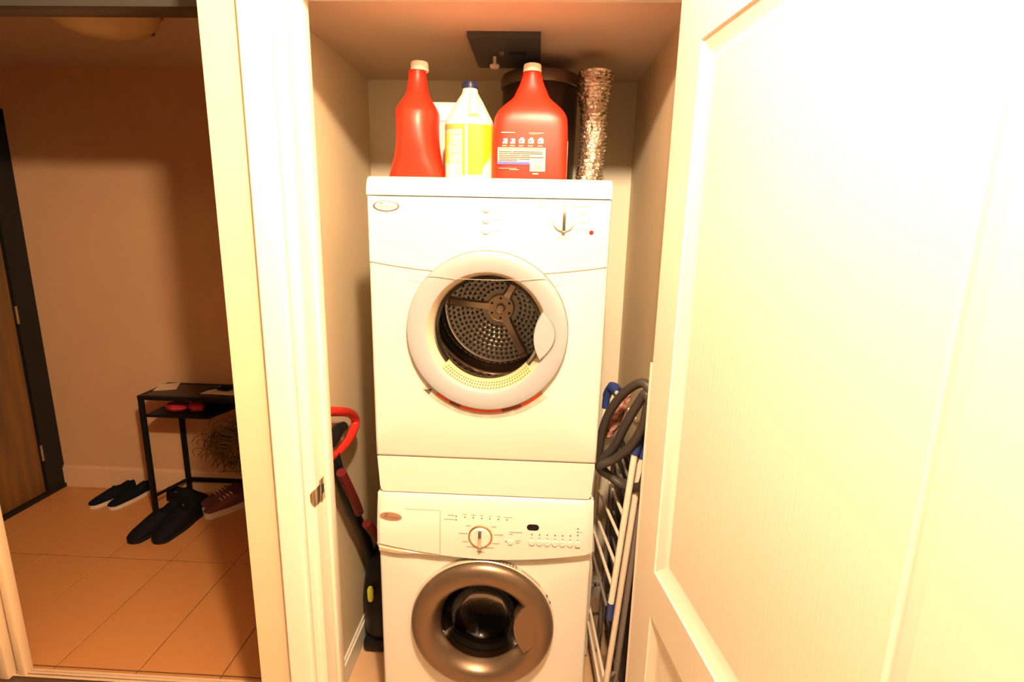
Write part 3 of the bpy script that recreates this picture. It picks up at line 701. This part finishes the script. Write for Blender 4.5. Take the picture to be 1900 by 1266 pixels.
def shell(name, x0, x1, z0, z1, m, par, eps=.0006, n=10, a=.0635, k=3.3):
    bm = bmesh.new(); lo_, hi = [], []
    for i in range(n+1):
        x = x0+(x1-x0)*i/n; q = max(0., 1-abs((x-cx)/a)**k)**(1/k); y = cy-.0655*q-eps
        lo_.append(bm.verts.new((x, y, z0))); hi.append(bm.verts.new((x, y, z1)))
    for i in range(n): bm.faces.new((lo_[i], lo_[i+1], hi[i+1], hi[i]))
    return obj(name, bm, m, par)
shell('white_label', .1745, .3015, 1.702, 1.830, LABW, t, .0005, 24)
shell('yellow_label_panel', .2385, .3015, 1.706, 1.829, YEL, t, .0010, 16)
shell('yellow_label_stripe', .224, .231, 1.704, 1.829, YEL, t, .0010, 3)
shell('orange_label_band', .1745, .224, 1.817, 1.829, ORNG, t, .0010, 12)
for i in range(4): shell('amber_label_edge', .1745, .186+.004*(i % 2), 1.704+.026*i, 1.73+.026*i, AMB, t, .0010+.0001*i, 6)
random.seed(3)
for (z0, z1) in ((1.822, 1.8265), (1.786, 1.815), (1.741, 1.776), (1.722, 1.735), (1.708, 1.717)):
    z = z1
    while z > z0:
        a = .2405; b = a+.030+random.random()*.018
        shell('label_print', a, b, z-.0007, z+.0003, mat('olive_ink', (.30, .20, .02), .6) if 'olive_ink' not in bpy.data.materials else bpy.data.materials['olive_ink'], t, .0014, 5); z -= .0034
for z, a, b in ((1.803, .193, .221), (1.778, .197, .221), (1.758, .194, .220), (1.736, .196, .222)): shell('label_mark', a, b, z, z+.0009, INK, t, .0014, 4)
# white tub behind
t = thing('white_tub', 'plain white plastic tub half hidden between red jug and bleach jug', 'tub', (.145, .33, TOP))
bm = bmesh.new(); loft(bm, [sec(.145, .33, z, a, b, 4) for z, a, b in ((1.694, .058, .05), (1.70, .060, .052), (1.862, .0615, .053), (1.866, .0615, .053))]); obj('body', bm, BLEACH, t)
bm = bmesh.new(); loft(bm, [sec(.145, .33, z, a, b, 4) for z, a, b in ((1.867, .064, .0555), (1.886, .064, .0555), (1.888, .0655, .057), (1.913, .0655, .057), (1.916, .063, .055))]); obj('lid', bm, REDCAP, t)
# bin
cx, cy = .418, .50
t = thing('waste_bin', 'dark brown steel waste bin with lid behind the big red jug', 'bin', (cx, cy, TOP))
bm = bmesh.new(); lathe(bm, [(0, 0), (.112, 0), (.114, .006), (.120, .305), (.118, .308), (0, .308)], (cx, cy, TOP), seg=64); obj('body', bm, BIN, t)
bm = bmesh.new(); lathe(bm, [(.121, .306), (.1255, .308), (.1265, .330), (.122, .342), (.10, .352), (.04, .357), (0, .358)], (cx, cy, TOP), seg=64); obj('lid', bm, BINL, t)
# foil duct
bm = bmesh.new(); random.seed(11); rings = []
for i in range(69):
    q = i/68
    z = TOP+.338*q; cxx = .571+.017*q+.006*math.sin(q*5); cyy = .40
    base = .0375+(.0135 if q > .80 else 0)+(.008*max(0, (q-.62)/.18) if q <= .80 else .0)
    rr = base+(.0030 if i % 2 else -.0020)+random.uniform(-.0012, .0012)
    rings.append([(cxx+(rr+random.uniform(-.0024, .0024))*math.cos(2*PI*k/26+.1*random.uniform(-1, 1)), cyy+(rr+random.uniform(-.0024, .0024))*math.sin(2*PI*k/26), z+random.uniform(-.0016, .0016)) for k in range(26)])
loft(bm, rings, True, True)
tag(obj('foil_duct', bm, FOIL, sharp=15), 'crinkled silver foil dryer duct standing upright on the dryer', 'duct')
# ceiling plate
t = thing('ceiling_vent_plate', 'dark square plate on the closet ceiling with a white knob', 'vent plate', (.318, .355, CZ))
bm = bmesh.new(); loft(bm, [[(.318+sx*a, .355+sy*b, z) for sx, sy in ((-1, -1), (1, -1), (1, 1), (-1, 1))] for a, b, z in ((.098, .146, CZ), (.098, .146, CZ-.012), (.092, .140, CZ-.016))]); obj('plate', bm, PLATE, t)
obj('slot', B((.326, .375, .325, .350, CZ-.0175, CZ-.015)), PLATE2, t)
obj('latch', B((.298, .312, .325, .350, CZ-.021, CZ-.015, .002)), mat('grey_latch', (.16, .17, .16), .5), t)
bm = bmesh.new(); lathe(bm, [(0, -.014), (.005, -.014), (.005, -.036), (.014, -.038), (.015, -.043), (.010, -.049), (0, -.051)], (.281, .375, CZ), seg=20); obj('knob', bm, KNOBW, t, label='small white pendant knob')

# ================================================================== LEFT GAP: STICK VACUUM
X = -.160
t = thing('stick_vacuum', 'black and red stick vacuum leaning in the gap left of the washer', 'vacuum', (X, .44, 0))
bm = bmesh.new()
loop = [(X, .215, .897), (X, .288, .914), (X, .303, .942), (X, .252, .982), (X, .150, 1.024), (X, .060, 1.052), (X, -.005, 1.045), (X, -.02, 1.0), (X, .03, .94), (X, .105, .905)]
tube(bm, smooth_path(loop, 6, True), .0145, 12, True); obj('handle_loop', bm, VRED, t, label='red looped handle')
bm = bmesh.new(); tube(bm, smooth_path([(X, .02, .965), (X, .10, .952), (X, .15, .965), (X, .200, .958)], 5), [.020]*6+[.019]*6+[.016]*3+[.011], 10); obj('trigger', bm, BLK, t)
bm = bmesh.new(); tube(bm, smooth_path([(X, .105, .905), (X, .191, .716), (X, .316, .524), (X, .40, .36), (X, .445, .20)], 6), [.018]*8+[.021]*8+[.019]*9, 12); obj('wand', bm, BLK, t)
bm = bmesh.new(); tube(bm, smooth_path([(X+.028, .085, .860), (X+.034, .160, .735), (X+.03, .215, .655)], 5), .015, 10); obj('red_grip', bm, VRED2, t)
bm = bmesh.new(); tube(bm, smooth_path([(X+.045, .24, .600), (X+.075, .33, .455), (X+.085, .40, .32), (X+.05, .44, .20)], 5), .016, 10); obj('side_tube', bm, VRED2, t)
bm = bmesh.new(); loft(bm, [sec(X+.045, .43, z, a, b, 3) for z, a, b in ((.06, .062, .085), (.08, .070, .095), (.25, .072, .095), (.36, .058, .075), (.40, .03, .04))]); obj('body', bm, BLK, t)
bm = bmesh.new(); loft(bm, [sec(X+.02, .324, z, a, b, 2.5) for z, a, b in ((.238, .008, .008), (.246, .011, .010), (.283, .011, .010), (.293, .007, .007))]); obj('release_button', bm, GREEN, t, label='yellow green button')
bm = bmesh.new(); rbox(bm, X-.02, X+.145, .33, .52, .012, .062, .014); obj('floor_head', bm, BLK, t)
for sx in (X+.0, X+.125):
    bm = bmesh.new(); lathe(bm, [(0, 0), (.012, 0), (.012, .016), (0, .016)], (sx-.008, .40, .012), (1, 0, 0), 14); obj('wheel', bm, BLK, t)

# ================================================================== RIGHT GAP: DRYING RACK, HOSE, CLOTH, POLE
t = thing('drying_rack', 'folded white and blue clothes drying rack standing right of the washer', 'drying rack', (.70, .2, 0))
def rodo(name, pts, r, m, par=t, seg=10):
    bm = bmesh.new(); tube(bm, pts, r, seg); return obj(name, bm, m, par)
rodo('pole', [(.7102, .05, .975), (.6735, .05, .492)], .0095, RODW)
rodo('pole_foot_sleeve', [(.6738, .05, .495), (.6715, .05, .44)], .0112, BLUEP)
rodo('pole', [(.7335, .07, .955), (.683, .09, .175), (.6735, .094, .012)], .0095, RODW)
rodo('pole', [(.744, .11, .90), (.740, .11, .652), (.718, .13, .137), (.712, .135, .012)], .0095, RODG)
rodo('pole', [(.667, .38, .985), (.659, .38, .803), (.650, .38, .30), (.648, .38, .012)], .0095, RODW)
rodo('pole', [(.715, .40, .95), (.705, .40, .30), (.70, .40, .012)], .0095, RODG)
bm = bmesh.new(); tube(bm, [(.725, .05, 1.045), (.7225, .05, 1.035), (.7165, .05, 1.01), (.7102, .05, .970)], [.009, .013, .0135, .0125], 12); obj('corner_joint', bm, BLUEP, t)
bm = bmesh.new(); tube(bm, [(.7395, .07, 1.035), (.739, .07, 1.025), (.737, .07, 1.0), (.733, .07, .950)], [.008, .012, .0125, .0118], 12); obj('corner_joint', bm, BLUEP, t)
bm = bmesh.new(); tube(bm, smooth_path([(.669, .38, .985), (.672, .38, 1.03), (.684, .365, 1.062), (.700, .335, 1.055)], 4), [.0125]*4+[.015]*4+[.019]*3+[.018]*2, 12); obj('corner_joint', bm, BLUEP, t)
rodo('top_rail', [(.692, .36, 1.056), (.7175, .08, 1.045)], .0075, RODW)
for (a, b, g) in (((.660, .42, .681), (.693, .075, .687), 1), ((.687, .42, .735), (.699, .075, .758), 1), ((.709, .42, .80), (.709, .075, .824), 0), ((.656, .42, .586), (.684, .075, .605), 1), ((.654, .42, .520), (.678, .075, .531), 1), ((.652, .42, .44), (.667, .09, .455), 0), ((.656, .42, .205), (.676, .10, .185), 1), ((.652, .42, .150), (.664, .10, .160), 1)):
    rodo('rail', [a, b], .0052 if g else .0048, RODW if g else RODG, seg=8)
for i in range(9):
    z = .14+.085*i; rodo('rail', [(.725, .41, z+.02), (.727-.002*i/9, .12, z)], .0045, RODG, seg=8)
rodo('cross_bar', [(.650, .38, .30), (.705, .40, .30)], .006, RODG); rodo('cross_bar', [(.684, .089, .19), (.720, .128, .18)], .006, RODG)
tag(obj('shade_board', B((.742, .757, .135, .56, 0, .83, .004)), BLK), 'added dark board standing in for the deep shade behind the drying rack', 'board')  # added black sheet that makes the shaded gap behind the rails dark
h = bmesh.new()
arcs = [[(.627, .160, .877), (.626, .140, .972), (.641, .110, 1.062), (.674, .060, 1.144), (.713, .005, 1.186)],
        [(.629, .130, .897), (.661, .100, .966), (.680, .060, 1.047), (.704, .020, 1.128), (.718, -.004, 1.160)],
        [(.622, .100, .900), (.660, .080, .938), (.698, .040, 1.000), (.718, .010, 1.069), (.724, -.010, 1.130)]]
path = []
for k, a in enumerate(arcs):
    path += a; path += [(.738, -.012, 1.12-.03*k), (.741, .0, .98), (.735, .04, .88), (.69, .11+.02*k, .845)]
tube(h, smooth_path(path[:-1], 6), .0125, 12)
tag(obj('hose_coil', h, HOSE), 'coiled dark grey hose looped over the folded drying rack', 'hose')
bm = bmesh.new(); random.seed(5); secs = []
for i in range(12):
    q = i/11; c = Vector((.693-.040*q, .165, 1.10-.125*q)); w = .016+.010*math.sin(PI*q)
    secs.append([c+Vector((w*math.cos(2*PI*k/12)*(1+random.uniform(-.2, .2)), .014*math.sin(2*PI*k/12)*(1+random.uniform(-.3, .3)), random.uniform(-.003, .003)+w*.5*math.cos(2*PI*k/12))) for k in range(12)])
loft(bm, secs)
tag(obj('cloth', bm, CLOTH), 'crumpled reddish mesh cloth stuffed behind the grey hose loops', 'cloth')
bm = bmesh.new(); tube(bm, [(.7215, -.024, 0), (.7215, -.024, 1.25)], .005, 8)
tag(obj('thin_pole', bm, RODW), 'thin pale pole standing upright beside the open door edge', 'pole')

# ================================================================== HALL: SHOE RACK AND SHOES
t = thing('shoe_rack', 'black metal side table rack with glass top in the hall', 'rack', (-1.35, 1.33, 0))
x0, x1, y0, y1, ZT = -1.615, -1.02, 1.225, 1.445, .668
def bar(name, *bx): return obj(name, B(*bx), IRON, t)
s = .011
for (x, y) in ((x0, y0), (x1, y0), (x0+.05, y1), (x1, y1)): bar('leg', (x-s, x+s, y-s, y+s, 0, ZT-.0225, .002))
bar('top_frame', (x0-s, x1+s, y0-s, y0+s, ZT-.022, ZT), (x0-s, x1+s, y1-s, y1+s, ZT-.022, ZT), (x0-s, x0+s, y0+s, y1-s, ZT-.022, ZT), (x1-s, x1+s, y0+s, y1-s, ZT-.022, ZT))
obj('glass_top', B((x0+s, x1-s, y0+s, y1-s, ZT-.008, ZT-.001)), GLASST, t)
bm = bmesh.new(); prism(bm, [(x0+s, y0+.001, .548), (-1.265, y0+.001, .548), (-1.20, y1, .548), (x0+.02, y1-s, .548)], (0, 0, .014)); obj('shelf', bm, IRON, t)
bm = bmesh.new(); tube(bm, [(x0, y0+s, .09), (x0+.05, y1-s, .09)], .009, 6); obj('lower_bar', bm, IRON, t)
obj('lower_bar', B((x0+.05+s, x1-s, y1-.009, y1+.009, .075, .095)), IRON, t); obj('lower_bar', B((x1-.009, x1+.009, y0+s, y1-s, .08, .098)), IRON, t)
def blob(name, c, r, m, label, cat, seed, group=None):
    random.seed(seed); bm = bmesh.new(); bmesh.ops.create_icosphere(bm, subdivisions=3, radius=1)
    for v in bm.verts:
        n = 1+.16*math.sin(5*v.co.x+seed)*math.cos(4*v.co.y+seed*2)+.10*math.sin(9*v.co.z+3*v.co.x+seed)
        v.co = Vector((v.co.x*r[0]*n, v.co.y*r[1]*n, max(-1, v.co.z*n)*r[2]))+Vector(c)
    return tag(obj(name, bm, m, sharp=80), label, cat, group)
blob('red_cloth', (-1.475, 1.30, .5865), (.060, .045, .024), REDC, 'crumpled red cloth on the black shelf, left of two', 'cloth', 2)
blob('red_cloth', (-1.365, 1.296, .5920), (.042, .033, .029), REDC, 'bright red cloth bunched on the black shelf, right of two', 'cloth', 4)
bm = bmesh.new(); loft(bm, [sec(-1.33, 1.388, z, a, b, 3) for z, a, b in ((.5625, .10, .036), (.60, .115, .04), (.63, .11, .045), (.640, .06, .03))]); tag(obj('black_bag', bm, SHOEB), 'black soft bag lying on the shelf behind the red cloths', 'bag')
def sheet(name, pts, z, m, label, cat):
    bm = bmesh.new(); prism(bm, [(x, y, z) for x, y in pts], (0, 0, .0025)); return tag(obj(name, bm, m), label, cat)
sheet('envelope', [(-1.60, 1.30), (-1.50, 1.34), (-1.55, 1.45), (-1.63, 1.41)], ZT+.0005, PAPERB, 'tan envelope on the left end of the glass rack top', 'envelope')
sheet('letter', [(-1.33, 1.28), (-1.08, 1.27), (-1.10, 1.43), (-1.30, 1.42)], ZT+.0005, PAPER, 'pale paper sheet on the right end of the glass rack top', 'paper')
bm = bmesh.new(); tube(bm, [(-1.33, 1.33, ZT+.009), (-1.22, 1.41, ZT+.009)], .005, 8); tag(obj('pen', bm, BLK), 'black pen lying across the pale paper', 'pen')
blob('black_pouch', (-1.23, 1.34, ZT+.016), (.040, .022, .012), SHOEB, 'small black pouch on the pale paper beside the pen', 'pouch', 9)
# basket with dried grass
t = thing('grass_basket', 'dark basket holding a bushy brown bunch of dried grass', 'basket', (-1.08, 1.345, 0))
bm = bmesh.new(); lathe(bm, [(0, .002), (.062, .002), (.074, .12), (.080, .235), (.075, .238), (.068, .12), (.055, .02), (0, .02)], (-1.08, 1.345, 0), seg=24); obj('basket', bm, BASK, t)
bm = bmesh.new(); random.seed(21)
for i in range(520):
    a = random.uniform(0, 2*PI); q = random.random()**.5
    p0 = Vector((-1.08+.04*q*math.cos(a), 1.345+.04*q*math.sin(a), .16))
    lean = Vector((-.12+random.gauss(0, .055), random.gauss(0, .025), .22+random.gauss(0, .055)))
    p2 = p0+lean; p2.y = min(1.41, max(1.25, p2.y)); p2.z = min(.51, p2.z)
    p1 = p0+Vector((lean.x*.25, lean.y*.3, lean.z*.75)); p3 = p2+Vector((-.03+random.gauss(0, .02), random.gauss(0, .01), -.03-random.random()*.05)); p3.z = max(.2, p3.z)
    tube(bm, smooth_path([p0, p1, p2, p3], 2), .0026, 3, cap=False)
obj('dried_grass', bm, GRASS, t, kind='stuff', label='bushy brown dried grass')
# shoes
def shoe(name, label, loc, rz, upper, sole, L=.27, hw=.046, hh=.085, group=None, laces=False, tongue=True, solet=.018):
    t = thing(name, label, 'shoe', loc, group, rz)
    def wid(u): return hw*(.66+.12*math.sin(PI*min(1, u*1.4)) + .24*math.sin(PI*max(0, (u-.25)/.75)*.86))*(1 if u < .93 else 1-.7*((u-.93)/.07)**1.5)*(1 if u > .06 else .62+.38*(u/.06)**.6)
    def top(u): return solet+(hh-solet)*(.92 if u < .12 else (.92-.20*math.sin(PI*(u-.12)/.30) if u < .42 else max(.16, 1-.62*((u-.42)/.5)-.18*max(0, (u-.85)/.15))))
    bm = bmesh.new(); secs = []; U = [.0, .03, .08, .16, .24, .32, .40, .44, .52, .62, .72, .82, .90, .95, .985, 1.]
    for u in U:
        w, h, x = wid(u), top(u), L*(u-.5); z0 = solet; op = .03 < u < .43
        rim = h
        if op: p = [(-w*.9, z0), (-w, z0+.3*(rim-z0)), (-w*.86, rim), (-w*.74, rim), (-w*.66, z0+.012), (w*.66, z0+.012), (w*.74, rim), (w*.86, rim), (w, z0+.3*(rim-z0)), (w*.9, z0)]
        else: p = [(-w*.9, z0), (-w, z0+.3*(rim-z0)), (-w*.84, z0+.68*(rim-z0)), (-w*.62, z0+.88*(rim-z0)), (-w*.25, rim), (w*.25, rim), (w*.62, z0+.88*(rim-z0)), (w*.84, z0+.68*(rim-z0)), (w, z0+.3*(rim-z0)), (w*.9, z0)]
        secs.append([(x, y, z) for y, z in p])
    loft(bm, secs); obj('upper', bm, upper, t, local=True, sharp=70)
    bm = bmesh.new(); loft(bm, [[(L*(u-.5)*1.015, sgn*wid(u)*1.03, z) for sgn, uu in ((1, 0),) for u in U]+[(L*(u-.5)*1.015, -wid(u)*1.03, z) for u in U[::-1]] for z in (0, solet+.002)]); obj('sole', bm, sole, t, local=True)
    bm = bmesh.new(); loft(bm, [[(L*(u-.5), sg*wid(u)*.62, z) for sg in (1,) for u in (.07, .16, .24, .32, .40)]+[(L*(u-.5), -wid(u)*.62, z) for u in (.40, .32, .24, .16, .07)] for z in (solet+.013, solet+.015)]); obj('insole', bm, INSOLE, t, local=True)
    if laces:
        for k in range(4):
            u = .45+.07*k; z = top(u)+.001; bm = bmesh.new(); tube(bm, [(L*(u-.5), -wid(u)*.45, z-.005), (L*(u-.5)+.004, 0, z+.002), (L*(u-.5), wid(u)*.45, z-.005)], .0032, 6); obj('lace', bm, SOLEW if upper is not SHOEB else SHOEB, t, local=True)
    return t
R_ = math.radians
shoe('slip_on_shoe', 'dark slip-on shoe with pale sole by the far wall, left of its pair', (-1.945, 1.335, 0), R_(-112), SHOEN, SOLEW, .24, .043, .07)
shoe('slip_on_shoe', 'dark slip-on shoe with pale sole by the far wall, right of its pair', (-1.840, 1.335, 0), R_(-106), SHOEN, SOLEW, .24, .043, .07)
shoe('black_shoe', 'large black shoe in front of the rack leg, left of its pair', (-1.50, 1.07, 0), R_(-104), SHOEB, SOLEK, .29, .052, .095)
shoe('black_shoe', 'large black shoe in front of the rack, right of its pair', (-1.390, 1.080, 0), R_(-97), SHOEB, SOLEK, .29, .052, .10, laces=True)
shoe('black_loafer', 'black low shoe lying under the rack near its back leg', (-1.515, 1.352, 0), R_(-8), SHOEB, SOLEK, .25, .044, .075)
shoe('maroon_sneaker', 'maroon sneaker with thick pale sole under the rack, nearest the white wall', (-1.235, 1.285, 0), R_(-128), SHOER, SOLEW, .26, .046, .10, laces=True, solet=.030)
shoe('maroon_sneaker', 'maroon sneaker with pale sole standing behind the other maroon sneaker', (-1.308, 1.345, 0), R_(-124), SHOER, SOLEW, .24, .040, .095, laces=True, solet=.026)
